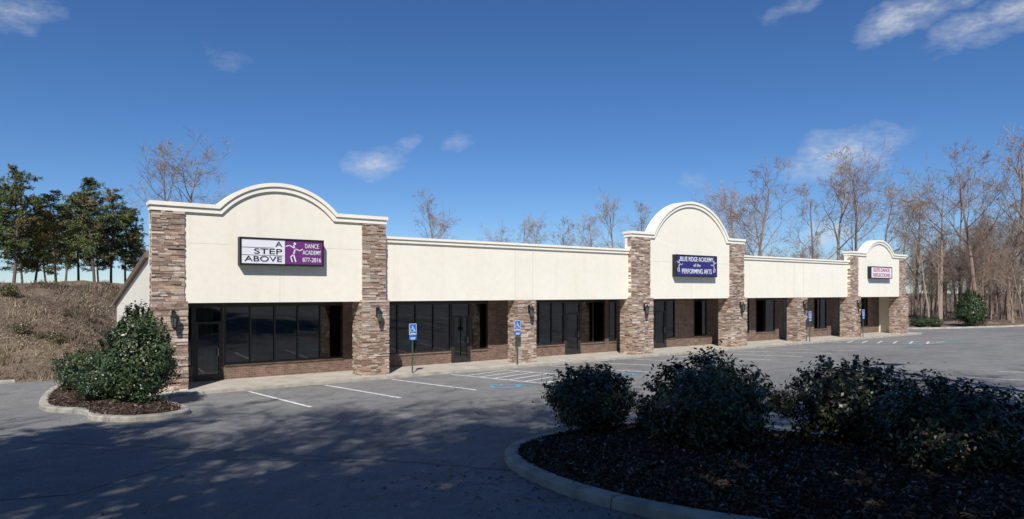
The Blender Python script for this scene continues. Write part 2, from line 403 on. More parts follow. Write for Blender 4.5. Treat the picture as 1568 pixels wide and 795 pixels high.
for (x0,x1,zc,hw,rise,pw) in PAV:
    cx=(x0+x1)/2; R=(hw*hw+rise*rise)/(2*rise); a0=math.asin(min(1,hw/R))
    arc=[(cx+R*math.sin(a),zc-.0+rise-R+R*math.cos(a)) for a in np.linspace(-a0,a0,33)]
    top=[(x0,zc)]+arc+[(x1,zc)]
    wall=[(x0,FB),(x1,FB)]+[(a,b-.02) for a,b in reversed(top)]
    st.prism(wall,0,.45,M_ST)
    e=.07
    band([(x0-e,zc)]+arc+[(x1+e,zc)],-.13,.0,-.13,.55,M_STCAP,cap)
    band([(x0-.03,zc)]+arc+[(x1+.03,zc)],-.30,-.132,-.075,.50,M_STCAP,cap)
    for (a,b) in ((x0+pw,cx-1.75),(cx+1.75,x1-pw)): misc.box(a,b,-.003,.01,5.0,5.01,M_GROOVE)
    misc.box(cx-.005,cx+.005,-.003,.01,FB,4.15,M_GROOVE)
for i,(x0,x1) in enumerate(FLAT):
    zt=5.6; st.prism([(x0,FB),(x1,FB),(x1,zt-.02),(x0,zt-.02)],.2,.62,M_ST)
    band([(x0,zt),(x1,zt)],-.10,0,.08,.70,M_STCAP,cap)
    band([(x0,zt),(x1,zt)],-.24,-.102,.13,.66,M_STCAP,cap)
    xm=(15.05,16.1) if i==0 else (38.2,39.3)
    for x in xm: misc.box(x-.008,x+.008,.195,.21,FB,zt-.3,M_GROOVE)
RY=1.9
misc.box(.35,53.35,.46,RY+.1,FB+.02,FB+.12,M_SOFF)
for x0,x1 in FLAT: misc.box(x0,x1,.621,.66,FB+.03,FB+.12,M_SOFF)
def roofz(y): return 4.58-(y-.45)*.195
for xa,xb in ((.0,.3),(53.4,53.7)):
    st.prism([(.46,0),(9,0),(9,roofz(9)),(.46,roofz(.46))],xa,xb,M_ST,'x')
misc.face([(-.12,.47,roofz(.47)+.12),(53.85,.47,roofz(.47)+.12),(53.85,9.3,roofz(9.3)+.12),(-.12,9.3,roofz(9.3)+.12)],M_ROOF)
for xa,xb in ((-.12,-.01),(53.71,53.85)):
    misc.prism([(.47,roofz(.47)-.08),(9.3,roofz(9.3)-.08),(9.3,roofz(9.3)+.11),(.47,roofz(.47)+.11)],xa,xb,M_ROOF,'x')
misc.box(0.3,53.4,8.7,9,0,roofz(9),M_ST)
misc.box(.32,53.38,RY+2.3,RY+2.35,0,3.3,M_BACK); misc.box(.32,53.38,RY+.05,RY+2.3,FB+.13,FB+.18,M_BACK); misc.box(.32,53.38,RY+.29,RY+2.3,0,.05,M_BACK)
for x in (8.9,16.0,23.6,32.0,39.2,45.8): misc.box(x-.1,x+.1,RY+.29,RY+2.3,.05,FB+.12,M_BACK)
def curtain(xa,xb,z0=.62,z1=2.75,y=RY+.2):
    x=xa
    while x<xb:
        w=random.uniform(.05,.09); d=random.uniform(.0,.05); misc.face([(x,y+d,z0),(x+w,y-.02,z0),(x+w,y-.02,z1),(x,y+d,z1)],M_CURT); x+=w
for a,b in ((.5,.98),(1.72,2.3),(3.65,3.9),(9.0,9.25),(17.0,17.3),(24.6,24.85),(33.3,33.6),(37.6,38.5),(47,47.4)): curtain(a,b,.1 if a==1.72 else .62)
for x in (10.6,18.6,29.2,34.4,42.2): misc.box(x,x+1.4,RY+1.0,RY+1.5,.05,1.05,M_BRICK); misc.box(x-.05,x+1.45,RY+.95,RY+1.55,1.05,1.1,M_SOFF)
pal=[(.46,.35,.275),(.36,.26,.20),(.56,.455,.37),(.26,.18,.14),(.43,.30,.23),(.40,.335,.28),(.64,.54,.45),(.32,.215,.165),(.50,.36,.26)]
def stones(x0,x1,y0,y1,z0,z1,sides=True):
    i=.03; pil.box(x0+i,x1-i,y0+i,y1,z0,z1-.005,M_GROUT)
    def c():
        k=random.choice(pal); f=random.uniform(.78,1.12); return tuple(v*f for v in k)
    z=z0
    while z<z1-.03:
        h=min(random.choice((.04,.05,.055,.065,.08,.10)),z1-z)
        if z1-z-h<.03: h=z1-z
        x=x0+random.uniform(-.012,.01)
        while x<x1-.02:
            l=min(random.uniform(.12,.42),x1-x+.01)
            if x1-x-l<.08: l=x1-x+random.uniform(-.01,.012)
            p=random.uniform(-.015,.028)
            pil.box(x+.002,x+l-.002,y0-p,y0+.045,z+.002,z+h-.002,M_STONE,c()); x+=l
        if sides:
            for sx,sg in ((x0,-1),(x1,1)):
                y=y0+.05
                while y<y1-.02:
                    l=min(random.uniform(.14,.4),y1-y)
                    if y1-y-l<.07: l=y1-y
                    p=random.uniform(-.01,.02); xa,xb=(sx-p,sx+.045) if sg<0 else (sx-.045,sx+p)
                    pil.box(xa,xb,y+.002,y+l-.002,z+.002,z+h-.002,M_STONE,c()); y+=l
        z+=h
SW=.06
for (x0,x1,zc,hw,rise,pw) in PAV:
    for a,b in ((x0,x0+pw),(x1-pw,x1)):
        stones(a,b,-.05,.25,FB+.03,zc-.30)
        stones(a-(.0 if a==0 else .08),b+.08,-.20,.72,SW,FB+.06)
stones(15.05,16.1,-.06,.75,SW,FB-.01); stones(38.2,39.3,-.06,.75,SW,FB-.01)
def front(x0,x1,items):
    y=RY; kn=.56; hd=2.78
    cur=x0
    for it in items:
        if it[1]-.02>cur: sf.box(cur,it[1]-.02,y-.015,y+.28,SW,FB+.02,M_BRICK)
        cur=it[2]+.02
    if cur<x1: sf.box(cur,x1,y-.015,y+.28,SW,FB+.02,M_BRICK)
    for t,a,b,*n in items:
        if t=='g':
            n=n[0] if n else 1
            sf.box(a-.02,b+.02,y-.018,y+.2,SW,kn,M_BRICK); sf.box(a-.02,b+.02,y-.06,y+.2,kn,kn+.06,M_BRICK)
            for k in range(n):   # separate panes, each very slightly out of true
                xa=a+(b-a)*k/n; xb=a+(b-a)*(k+1)/n; e1,e2=random.uniform(-.004,.004),random.uniform(-.006,.006)
                sf.face([(xa,y+.03,kn+.06),(xb,y+.03+e1,kn+.06),(xb,y+.03+e1+e2,hd),(xa,y+.03+e2,hd)],M_GLASS)
            for k in range(n+1):
                x=a+(b-a)*k/n; sf.box(x-.03,x+.03,y-.03,y+.07,kn+.06,hd,M_FRAME)
            sf.box(a-.03,b+.03,y-.035,y+.075,hd,FB+.02,M_FRAME); sf.box(a-.03,b+.03,y-.035,y+.075,kn+.061,kn+.12,M_FRAME)
        elif t=='d':
            sf.face([(a,y+.03,SW),(b,y+.03,SW),(b,y+.03,hd),(a,y+.03,hd)],M_GLASS)
            for x in (a,b): sf.box(x-.035,x+.035,y-.032,y+.075,SW,hd,M_FRAME)
            for z0,z1 in ((hd,FB+.02),(2.16,2.24),(SW,SW+.24)): sf.box(a-.035,b+.035,y-.036,y+.076,z0,z1,M_FRAME)
            for x in (a+.08,b-.08): sf.box(x-.04,x+.04,y-.02,y+.074,SW+.24,2.16,M_FRAME)
            sf.box(b-.17,b-.14,y-.09,y-.06,.95,1.25,M_GALV); sf.box(b-.17,b-.14,y-.06,y-.02,.96,.99,M_GALV); sf.box(b-.17,b-.14,y-.06,y-.02,1.21,1.24,M_GALV)
front(.32,8.9,[('g',.5,1.62),('d',1.7,2.65),('g',2.75,7.35,5)])
front(8.91,16.0,[('g',9.0,12.6,4),('d',12.68,13.65),('g',13.75,14.65)])
front(16.01,23.6,[('g',17.0,19.5,3),('d',19.6,20.6),('g',20.7,22.4,2),('g',22.75,23.3)])
front(23.61,32.0,[('g',24.6,26.3,2),('d',26.4,27.4),('g',27.5,28.2),('g',30.0,31.2)])
front(32.01,39.2,[('g',33.3,35.6,3),('g',36.4,38.6,2)])
front(39.21,45.8,[('g',39.6,40.2),('d',40.3,41.3),('g',41.4,42.6),('g',43.6,45.3,2)])
front(45.81,53.38,[('g',47.0,48.3),('d',48.4,49.4),('g',49.5,51.5,2)])
sw=MB(); x=-.3
while x<54.2:
    sw.box(x+.006,x+1.5-.006,-.62,RY+.05,-.2,SW,M_CONC)
    x+=1.5
sw.box(-.3,54.3,-.9,-.625,-.2,SW+.002,M_KERB)
sw.obj('sidewalk')
st.obj('stucco_walls',BLD); cap.obj('arched_cornice',BLD); pil.obj('stone_pillars',BLD); sf.obj('storefront_windows_and_doors',BLD); misc.obj('roof_soffit_and_joints',BLD)
# ---------------------------------------------------------------- signs
def text(body,x,y,z,size,mat,parent,align='CENTER',width=None,off=.0):
    c=bpy.data.curves.new('lettering','FONT'); c.body=body; c.size=size; c.extrude=.006; c.align_x=align; c.align_y='CENTER'; c.offset=off
    c.materials.append(mat); o=bpy.data.objects.new('lettering',c); COL.objects.link(o)
    bpy.context.view_layer.update()
    sx=width/o.dimensions.x if width else 1
    o.parent=parent; o.location=(x,y,z); o.rotation_euler=(math.pi/2,0,0); o.scale=(sx,1,1); return o
def strokes_v(mb,strokes,cx,cz,sc,y,mat,flip=1):
    for pts,w in strokes:
        for a,b in zip(pts[:-1],pts[1:]):
            A=Vector((cx+a[0]*sc*flip,0,cz+a[1]*sc)); B=Vector((cx+b[0]*sc*flip,0,cz+b[1]*sc)); d=(B-A)
            if d.length<1e-6: continue
            d.normalize(); n=Vector((-d.z,0,d.x))*w*sc/2; A-=d*w*sc*.2; B+=d*w*sc*.2
            mb.face([(p.x,y,p.z) for p in (A-n,B-n,B+n,A+n)],mat)
def signbox(name,x0,x1,z0,z1,y0,y1):
    e=empty(name,((x0+x1)/2,y0,(z0+z1)/2)); m=MB(); hx=(x1-x0)/2; hz=(z1-z0)/2; D=y1-y0
    for a in ((-hx,hx,hz-.06,hz),(-hx,hx,-hz,-hz+.06)): m.box(a[0],a[1],0,D,a[2],a[3],M_BLACK)
    for a in ((-hx,-hx+.06),(hx-.06,hx)): m.box(a[0],a[1],0.001,D-.001,-hz+.06,hz-.06,M_BLACK)
    m.box(-hx+.06,hx-.06,.1,D-.002,-hz+.06,hz-.06,M_BLACK)
    return e,m,hx,hz
e,m,hx,hz=signbox('dance_academy_sign',2.72,5.75,4.3,5.28,-.28,-.003)
m.box(-hx+.06,.06,.02,.099,-hz+.06,hz-.06,M_SWHITE); m.box(.061,hx-.06,.02,.099,-hz+.06,hz-.06,M_PURP)
m.box(-hx+.07,-.32,.012,.02,.13,.142,M_BLACK); m.box(-hx+.07,.0,.012,.02,-.14,-.128,M_BLACK)
dancer=[([(.0,.25),(.05,.1),(.0,-.1),(.08,-.38)],.05),([(.0,-.1),(-.12,-.2),(-.05,-.38)],.045),([(.05,.12),(-.15,.25),(-.3,.2)],.035),([(.05,.12),(.25,.05),(.35,.12)],.035),([(.03,.3),(.06,.33)],.09)]
strokes_v(m,dancer,.38,.02,.95,.017,M_SWHITE)
m.obj('cabinet',e)
text('A',-.04,.012,.27,.27,M_BLACK,e,'RIGHT',.24,.0); text('STEP',-.04,.012,.0,.27,M_BLACK,e,'RIGHT',.98,.0); text('ABOVE',-.04,.012,-.27,.27,M_BLACK,e,'RIGHT',1.30,.0)
for z,t,wd in ((.24,'DANCE',.52),(.0,'ACADEMY',.70),(-.27,'877-2816',.70)): text(t,1.06,.012,z,.23,M_SWHITE,e,'CENTER',wd,.001)
e,m,hx,hz=signbox('performing_arts_academy_sign',25.75,29.35,4.2,5.42,-.28,-.003)
m.box(-hx+.06,hx-.06,.02,.099,-hz+.06,hz-.06,M_INDIGO)
strokes_v(m,dancer,-1.55,0,.9,.017,M_SWHITE); strokes_v(m,dancer,1.55,0,.9,.017,M_SWHITE,-1)
m.obj('cabinet',e)
text('BLUE RIDGE ACADEMY',0,.012,.36,.36,M_SWHITE,e,'CENTER',2.9,.001); text('of the',0,.012,.03,.25,M_SWHITE,e,'CENTER',.6,.0); text('PERFORMING ARTS',0,.012,-.32,.38,M_SWHITE,e,'CENTER',2.6,.001)
e,m,hx,hz=signbox('storefront_wall_sign',47.6,50.9,4.35,5.25,-.28,-.003)
m.box(-hx+.06,hx-.06,.02,.099,-hz+.06,hz-.06,M_SWHITE); m.obj('cabinet',e)
text('ELITE DANCE',0,.012,.18,.36,M_RED,e,'CENTER',2.5,.002); text('REFLECTIONS',0,.012,-.2,.36,M_RED,e,'CENTER',2.6,.002)
def adasign(x,y,h=2.0):
    z0=SW; m=MB(); loc=(x,y,z0)
    m.tube([Vector((0,.03,0)),Vector((0,.03,h))],[.03,.03],8,M_GREENP,cap=True)
    def plate(w,zb,zt,mat):
        r=.03; pts=[]
        for cx,cz,a0 in ((w/2-r,zt-r,0),(-w/2+r,zt-r,90),(-w/2+r,zb+r,180),(w/2-r,zb+r,270)):
            for k in range(4):
                a=math.radians(a0+30*k); pts.append((cx+r*math.cos(a),cz+r*math.sin(a)))
        m.prism(pts,-.012,-.004,mat)
    plate(.33,h-.46,h,M_SWHITE); m.prism([(-.15,h-.445),(.15,h-.445),(.15,h-.015),(-.15,h-.015)],-.015,-.0125,M_BLUE)
    strokes_v(m,wheel_strokes(),-.02,h-.36,.3,-.018,M_SWHITE); m.box(-.12,.12,-.018,-.0155,h-.42,h-.39,M_SWHITE)
    plate(.33,h-.66,h-.49,M_BLUE); m.box(-.11,.11,-.016,-.0125,h-.59,h-.56,M_SWHITE); m.box(-.09,.09,-.016,-.0125,h-.63,h-.61,M_SWHITE)
    return m.obj('disabled_parking_sign',None,False,loc)
for x in (X0+2.5*S,X0+4.5*S,38.9,46.0): adasign(x,-.5)
def lantern():
    m=MB(); Vv=Vector
    m.box(-.06,.06,-.03,0,.25,.62,M_BLACK)
    m.tube([Vv((0,-.03,.5)),Vv((0,-.10,.62)),Vv((0,-.2,.66)),Vv((0,-.23,.6)),Vv((0,-.23,.52))],[.016]*5,6,M_BLACK)
    m.tube([Vv((0,-.03,.32)),Vv((0,-.1,.2)),Vv((0,-.23,.08))],[.014]*3,6,M_BLACK)
    for z0,z1,r0,r1 in ((.54,.62,.025,.012),(.42,.54,.135,.03),(.395,.42,.145,.135),(.02,.05,.075,.085),(-.05,.02,.02,.075)):
        m.tube([Vv((0,-.23,z0)),Vv((0,-.23,z1))],[r0,r1],6,M_BLACK,cap=True)
    m.tube([Vv((0,-.23,.05)),Vv((0,-.23,.395))],[.065,.115],6,M_LGLASS)
    for q in range(6):
        a=2*math.pi*q/6
        m.tube([Vv((.073*math.cos(a),-.23+.073*math.sin(a),.05)),Vv((.122*math.cos(a),-.23+.122*math.sin(a),.395))],[.012,.012],4,M_BLACK)
    return m.mesh('wall_lantern')
LM=lantern()
for x,y in ((.62,-.22),(7.95,-.22),(15.65,-.08),(23.25,-.22),(31.65,-.22),(38.8,-.08),(45.65,-.22)): inst('wall_lantern',LM,(x,y,2.15),0,.95)
lp=MB(); bx,by=16.0,-20.2; gz=g(by)
lp.tube([Vector((0,0,-.1)),Vector((0,0,.7))],[.3,.3],14,M_CONC,cap=True)
lp.tube([Vector((0,0,.7)),Vector((0,0,11.0))],[.17,.13],10,M_GALV,cap=True)
lp.tube([Vector((0,0,10.9)),Vector((.9,-.9,11.05))],[.06,.06],6,M_GALV); lp.box(.5,1.4,-1.4,-.5,10.98,11.2,M_BLACK); lp.box(-.2,.2,-.2,.2,.7,.74,M_GALV)
lp.obj('light_pole',None,False,(bx,by,gz))
# ---------------------------------------------------------------- vegetation
def leafmesh(name,seed,h,r,n,leaf,pal,pw,nclump=90,core=.6,cone=0.0,mat=None,shoots=60,inner=.2):
    R=np.random.default_rng(seed)
    th=R.uniform(0,2*np.pi,nclump); cz=R.uniform(-1,1,nclump); rr=np.sqrt(1-cz**2); rad=R.uniform(.5,1.0,nclump)**.55
    lob=1+.13*np.sin(2*th+seed)+.09*np.sin(3*th+cz*4+seed*2)+R.normal(0,.07,nclump)
    CC=np.stack([rr*np.cos(th),rr*np.sin(th),cz],1)*(rad*lob)[:,None]
    k=R.integers(0,nclump,n); sg=R.uniform(.07,.15,nclump)
    P=CC[k]+R.normal(0,1,(n,3))*sg[k][:,None]
    ni=int(n*inner); q=R.normal(0,1,(ni,3)); q/=np.linalg.norm(q,axis=1,keepdims=True); P[:ni]=q*(R.uniform(.45,.9,ni)[:,None])
    m_=n//9; si=R.integers(0,shoots,m_); sth=R.uniform(0,6.28,shoots); sz=R.uniform(.0,1,shoots)
    sd_=np.stack([np.sqrt(1-sz**2)*np.cos(sth),np.sqrt(1-sz**2)*np.sin(sth),sz],1)*R.uniform(.85,1.0,shoots)[:,None]
    tt=R.uniform(0,.20,m_); P[-m_:]=sd_[si]*(1+tt[:,None]*.6)+np.array([0,0,1])*tt[:,None]*.6+R.normal(0,.022,(m_,3))
    P[:,:2]*=(1-cone*(P[:,2:3]*.5+.3))
    pos=np.stack([P[:,0]*r,P[:,1]*r,h*.5+P[:,2]*h*.47],1)
    keep=pos[:,2]>.03; pos=pos[keep]; P=P[keep]; k=k[keep]; n=len(pos)
    nrm=P/np.linalg.norm(P,axis=1,keepdims=True)+R.normal(0,.5,(n,3))+np.array([0,0,.3]); nrm/=np.linalg.norm(nrm,axis=1,keepdims=True)
    t=np.cross(nrm,R.normal(0,1,(n,3))); t/=np.linalg.norm(t,axis=1,keepdims=True); b=np.cross(nrm,t)
    L=(leaf*R.uniform(.6,1.3,n))[:,None]
    V=np.stack([pos-t*L*.5,pos-b*L*.26,pos+t*L*.5,pos+b*L*.26],1).reshape(-1,3); F=np.arange(n*4).reshape(-1,4)
    pal=np.array(pal); C=pal[R.choice(len(pal),n,p=pw)]*R.uniform(.55,1.35,(n,1))*(R.uniform(.6,1.25,nclump)[k])[:,None]
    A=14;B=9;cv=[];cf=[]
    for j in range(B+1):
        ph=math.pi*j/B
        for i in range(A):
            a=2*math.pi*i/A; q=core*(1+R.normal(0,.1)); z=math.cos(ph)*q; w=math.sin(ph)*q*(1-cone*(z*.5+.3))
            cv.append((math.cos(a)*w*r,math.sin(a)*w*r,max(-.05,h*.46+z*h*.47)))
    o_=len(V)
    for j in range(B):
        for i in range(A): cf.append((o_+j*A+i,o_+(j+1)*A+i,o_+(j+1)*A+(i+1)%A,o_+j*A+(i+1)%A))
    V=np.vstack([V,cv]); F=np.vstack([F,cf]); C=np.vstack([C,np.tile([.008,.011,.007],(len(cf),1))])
    return npmesh(name,V,F,C,mat or M_LEAF)
palD=[(.034,.050,.019),(.050,.072,.026),(.020,.031,.013),(.11,.045,.03),(.10,.12,.045)]; pwD=[.38,.25,.24,.08,.05]
palG=[(.040,.068,.022),(.065,.105,.034),(.025,.043,.015),(.12,.16,.06)]; pwG=[.38,.30,.22,.10]
def bush(name,pos,me,sc=1,rot=0,scz=None):
    x,y=pos; return inst(name,me,(x,y,g(y)+.1),rot,sc,None,scz)
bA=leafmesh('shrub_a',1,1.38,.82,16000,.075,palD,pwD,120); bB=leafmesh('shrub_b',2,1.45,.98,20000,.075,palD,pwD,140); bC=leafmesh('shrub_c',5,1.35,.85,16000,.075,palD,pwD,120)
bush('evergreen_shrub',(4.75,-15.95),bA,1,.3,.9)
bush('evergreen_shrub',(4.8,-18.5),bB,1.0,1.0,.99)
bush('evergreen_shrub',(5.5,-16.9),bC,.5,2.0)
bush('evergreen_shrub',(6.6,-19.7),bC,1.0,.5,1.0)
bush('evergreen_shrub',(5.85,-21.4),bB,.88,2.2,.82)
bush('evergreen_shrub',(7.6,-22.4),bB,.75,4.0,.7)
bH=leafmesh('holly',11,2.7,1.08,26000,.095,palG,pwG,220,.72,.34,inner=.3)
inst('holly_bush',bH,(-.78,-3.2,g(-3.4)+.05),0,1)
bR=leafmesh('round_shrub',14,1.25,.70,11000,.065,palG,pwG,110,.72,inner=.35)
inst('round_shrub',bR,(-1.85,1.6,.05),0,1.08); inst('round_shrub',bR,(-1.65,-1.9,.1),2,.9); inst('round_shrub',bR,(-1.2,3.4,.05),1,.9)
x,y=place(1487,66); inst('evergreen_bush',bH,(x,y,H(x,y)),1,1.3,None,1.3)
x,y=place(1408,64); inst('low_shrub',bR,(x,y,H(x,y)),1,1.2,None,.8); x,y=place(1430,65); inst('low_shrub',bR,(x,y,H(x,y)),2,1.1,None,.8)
def baretree(seed,Ht,first=.3,tint=(.28,.215,.165),spread=1.0,kids=(10,5,5,5)):
    R=random.Random(seed); mb=MB()
    def grow(p,d,L,r,lv):
        ns=(7,4,3,3,2)[lv]; pts=[p.copy()]; q=p.copy(); dd=d.copy()
        for i in range(ns):
            jit=(.05,.16,.2,.22,.22)[lv]
            dd=(dd+Vector((R.gauss(0,jit),R.gauss(0,jit),R.gauss(0,jit)+(.07 if lv else .03)))).normalized()
            q=q+dd*L/ns; pts.append(q.copy())
        rad=[max(.009,r*(1-.8*i/ns)) for i in range(ns+1)]
        c=R.uniform(.75,1.2); t=tuple(v*c for v in tint)
        mb.tube(pts,rad,(7,5,4,3,3)[lv],M_BARK,t)
        if lv<4:
            for k in range(kids[lv] if lv else kids[0]+R.randint(-1,2)):
                f=R.uniform(first,1) if lv==0 else R.uniform(.2,1)
                i=min(ns-1,int(f*ns)); a=pts[i].lerp(pts[i+1],f*ns-i)
                ax=(pts[i+1]-pts[i]).normalized(); o=ax.orthogonal().normalized(); o.rotate(Matrix.Rotation(R.uniform(0,6.28),3,ax))
                ang=math.radians(R.uniform(28,58))*spread; nd=(ax*math.cos(ang)+o*math.sin(ang)).normalized()
                if lv==0: l=Ht*R.uniform(.26,.42)*(1.15-.75*(f-first)/(1-first+.01))
                else: l=L*R.uniform(.38,.62)
                grow(a,nd,l,max(.01,rad[i]*R.uniform(.4,.6)),lv+1)
    grow(Vector((0,0,-.3)),Vector((0,0,1)),Ht*.9,Ht*.0135,0)
    return mb.mesh('bare_tree')
BT=[baretree(21,15,.28),baretree(22,15,.35,(.31,.235,.18)),baretree(23,15,.4,(.26,.18,.14)),baretree(24,15,.22,(.34,.265,.205),1.1),baretree(29,15,.5,(.34,.26,.20),.8,(8,5,4,4))]
def pine(seed,Ht):
    R=random.Random(seed); mb=MB(); tv=[];tc=[]
    lean=Vector((R.gauss(0,.03),R.gauss(0,.03),0)); P=lambda z:Vector((lean.x*z+.12*math.sin(z*.6+seed),lean.y*z+.1*math.cos(z*.5+seed),z))
    mb.tube([P(z) for z in np.linspace(-.3,Ht*.98,9)],list(np.linspace(Ht*.014,.02,9)),7,M_BARK,(.16,.12,.095))
    z=Ht*.26
    while z<Ht*.98:
        f=(z/Ht-.26)/.72; bl=Ht*.235*(math.sin(math.pi*min(1,.3+f*.7)))**.8*R.uniform(.55,1.2)+.25
        nb=R.randint(3,5); a0=R.uniform(0,6.28)
        for k in range(nb):
            if R.random()<(.35 if f<.2 else .08): continue
            a=a0+2*math.pi*k/nb+R.uniform(-.4,.4); l=bl*R.uniform(.6,1.25); up=R.uniform(-.05,.3)+f*.35
            d=Vector((math.cos(a),math.sin(a),up)).normalized(); s=P(z); pts=[s]; 
            for i in range(4):
                d=(d+Vector((R.gauss(0,.1),R.gauss(0,.1),R.gauss(0,.06)))).normalized(); pts.append(pts[-1]+d*l/4)
            mb.tube(pts,[.035,.028,.02,.014,.008],3,M_BARK,(.13,.10,.08))
            ntf=int(6+l*10); shade=R.uniform(.6,1.3); brn=R.random()<.25
            for j in range(ntf):
                u=R.uniform(.22,1.02); i=min(3,int(u*4)); c=pts[i].lerp(pts[i+1],min(1,u*4-i))
                c=c+Vector((R.gauss(0,.17),R.gauss(0,.17),R.gauss(.04,.11)))*(.6+l*.28)
                for q in range(12):
                    dv=Vector((R.gauss(0,1),R.gauss(0,1),R.gauss(.35,.8))).normalized()*R.uniform(.14,.28)
                    w=dv.orthogonal().normalized()*.017
                    tv.append((c-w,c+dv*.5-w*1.6,c+dv,c+dv*.5+w*1.6)); s2=shade*R.uniform(.7,1.3); tc.append((.17*s2,.135*s2,.055*s2) if brn else (.10*s2,.125*s2,.04*s2))
        z+=R.uniform(.27,.45)
    k=mb.mi(M_NEED)
    for q,s in zip(tv,tc):
        i=len(mb.v); mb.v+=[tuple(p) for p in q]; mb.f.append((i,i+1,i+2,i+3)); mb.m.append(k); mb.c.append(s)
    return mb.mesh('pine_tree')
PT=[pine(31,9),pine(32,9),pine(33,9)]
for i,(px,ty,Z) in enumerate([(22,248,44),(-5,262,47),(55,298,50),(84,286,45),(118,290,50),(142,268,46),(172,284,48),(194,310,50),(-40,262,46),(-80,255,48),(205,345,54),(100,310,58),(35,310,60),(150,320,60),(70,320,62)]):
    x,y=place(px,Z); z=H(x,y); h=ztop(ty,Z)-z; inst('pine_tree',PT[i%3],(x,y,z),i*1.3,h/9*.97)
for i,(px,ty,Z) in enumerate([(252,232,58),(290,230,60),(668,308,72),(650,332,80),(792,338,88),(815,350,92),(770,352,95),(868,346,84),(905,336,88),(945,314,80),(985,325,86),
    (1110,305,84),(1150,270,76),(1180,300,84),(1130,290,90),(1250,296,82),(1287,250,74),(1312,258,80),(1345,288,84),(1372,310,90),(1400,300,84),(1440,275,78),(1500,240,74),(1545,262,80),(1570,215,72),(1470,290,88)]):
    x,y=place(px,Z); z=H(x,y); h=ztop(ty,Z)-z; inst('bare_tree',BT[i%5],(x,y,z),i*2.1,h/14.3)
def wood(name,n,f):
    e=empty(name)
    for i in range(n):
        x,y,h=f(); 
        if y<ytop(x)+2 and y>-50 and x<140: continue
        m=random.choice(BT); s=h/14.3; inst('tree',m,(x,y,H(x,y)),random.uniform(0,6.28),s,e)
def f1():
    Z=random.uniform(80,125); px=random.uniform(1395,1780); x,y=place(px,Z); t=min(1,(px-1390)/180); return x,y,(8+5*t)*random.uniform(.75,1.1)*(.75+Z/300)
wood('woodland',85,f1)
def f1b():
    Z=random.uniform(74,110); px=random.uniform(1385,1720); x,y=place(px,Z); return x,y,random.uniform(4,9)
wood('woodland_understory',95,f1b)
def f2():
    Z=random.uniform(105,150); px=random.uniform(590,1390); x,y=place(px,Z); t=(px-590)/800; return x,y,(4+7.5*t)*random.uniform(.75,1.15)
wood('woodland',70,f2)
def f3():
    return random.uniform(-70,100),random.uniform(-85,-64),random.uniform(7,12)
wood('woodland',36,f3)
# trees beside and behind the photographer, casting the foreground shade
for i,(x,y,h,k) in enumerate([(-12.5,-24.5,20,0),(-10.5,-29.5,21,3),(-16.5,-22,19,1),(-5.5,-31,21,2),(-20,-26,20,4),(4.5,-35,21,3),(-22,-19,18,3),(9,-37,20,1),(-8,-26,19,0),(-2.5,-34,22,0),(0,-31.5,19,1),(-13,-27,22,3),(-18,-18.5,17,0),(-7,-33,22,3)]):
    inst('bare_tree',BT[k],(x,y,g(y)),i*1.7,h/14.3)
for i,(x,y,h) in enumerate([(-12.8,-20.2,17),(-17.5,-23.5,18),(-9.5,-31.5,21),(-1.5,-32.2,20),(1.6,-35.5,21),(-21,-20,16),(-13.5,-25.5,19),(-6.5,-29.5,18)]):
    inst('pine_tree',PT[i%3],(x,y,g(y)),i*2,h/9)
n=15000; X=rng.uniform(-16,3,n); Y=rng.uniform(6.8,24,n); nb=5
Z=np.array([H(a,b) for a,b in zip(X,Y)])
clump=np.sin(X*2.1+Y)+np.sin(Y*1.7-X*.8)+rng.normal(0,.7,n)
hgt=.08+.09*np.clip(clump,0,2.5)
VV=[];CCc=[]
palg=np.array([(.35,.275,.195),(.26,.195,.135),(.43,.345,.245),(.18,.13,.095),(.17,.17,.08)])
pt=.80+.34*np.sin(X*.9+2*np.sin(Y*.5))*np.sin(Y*.8+X*.4)
for b in range(nb):
    a=rng.uniform(0,6.28,n); off=rng.normal(0,.07,(n,2)); w=.012+rng.random(n)*.014
    base=np.stack([X+off[:,0],Y+off[:,1],Z-.02],1); tip=base+np.stack([rng.normal(0,.09,n),rng.normal(0,.09,n),hgt*rng.uniform(.6,1.4,n)],1)
    d=np.stack([np.cos(a)*w,np.sin(a)*w,np.zeros(n)],1)
    VV.append(np.stack([base-d,base+d,tip],1)); CCc.append(palg[rng.choice(5,n,p=[.32,.27,.16,.19,.06])]*pt[:,None])
V=np.concatenate(VV).reshape(-1,3); F=np.arange(len(V)).reshape(-1,3)
me=npmesh('dry_grass',V,F,np.concatenate(CCc),M_GRASS); o=bpy.data.objects.new('dry_grass',me); COL.objects.link(o)
bW=leafmesh('weed',41,.7,.45,1200,.08,[(.14,.14,.05),(.22,.17,.08),(.10,.10,.04)],[.35,.4,.25],22,.2)
for px,py in ((15,470),(60,525),(35,552),(100,480),(85,560),(150,520),(10,500)):
    Zd=30 if py>500 else 33
    x,y=place(px,Zd); inst('weed_clump',bW,(x,y,H(x,y)-.05),px,random.uniform(.5,.9))
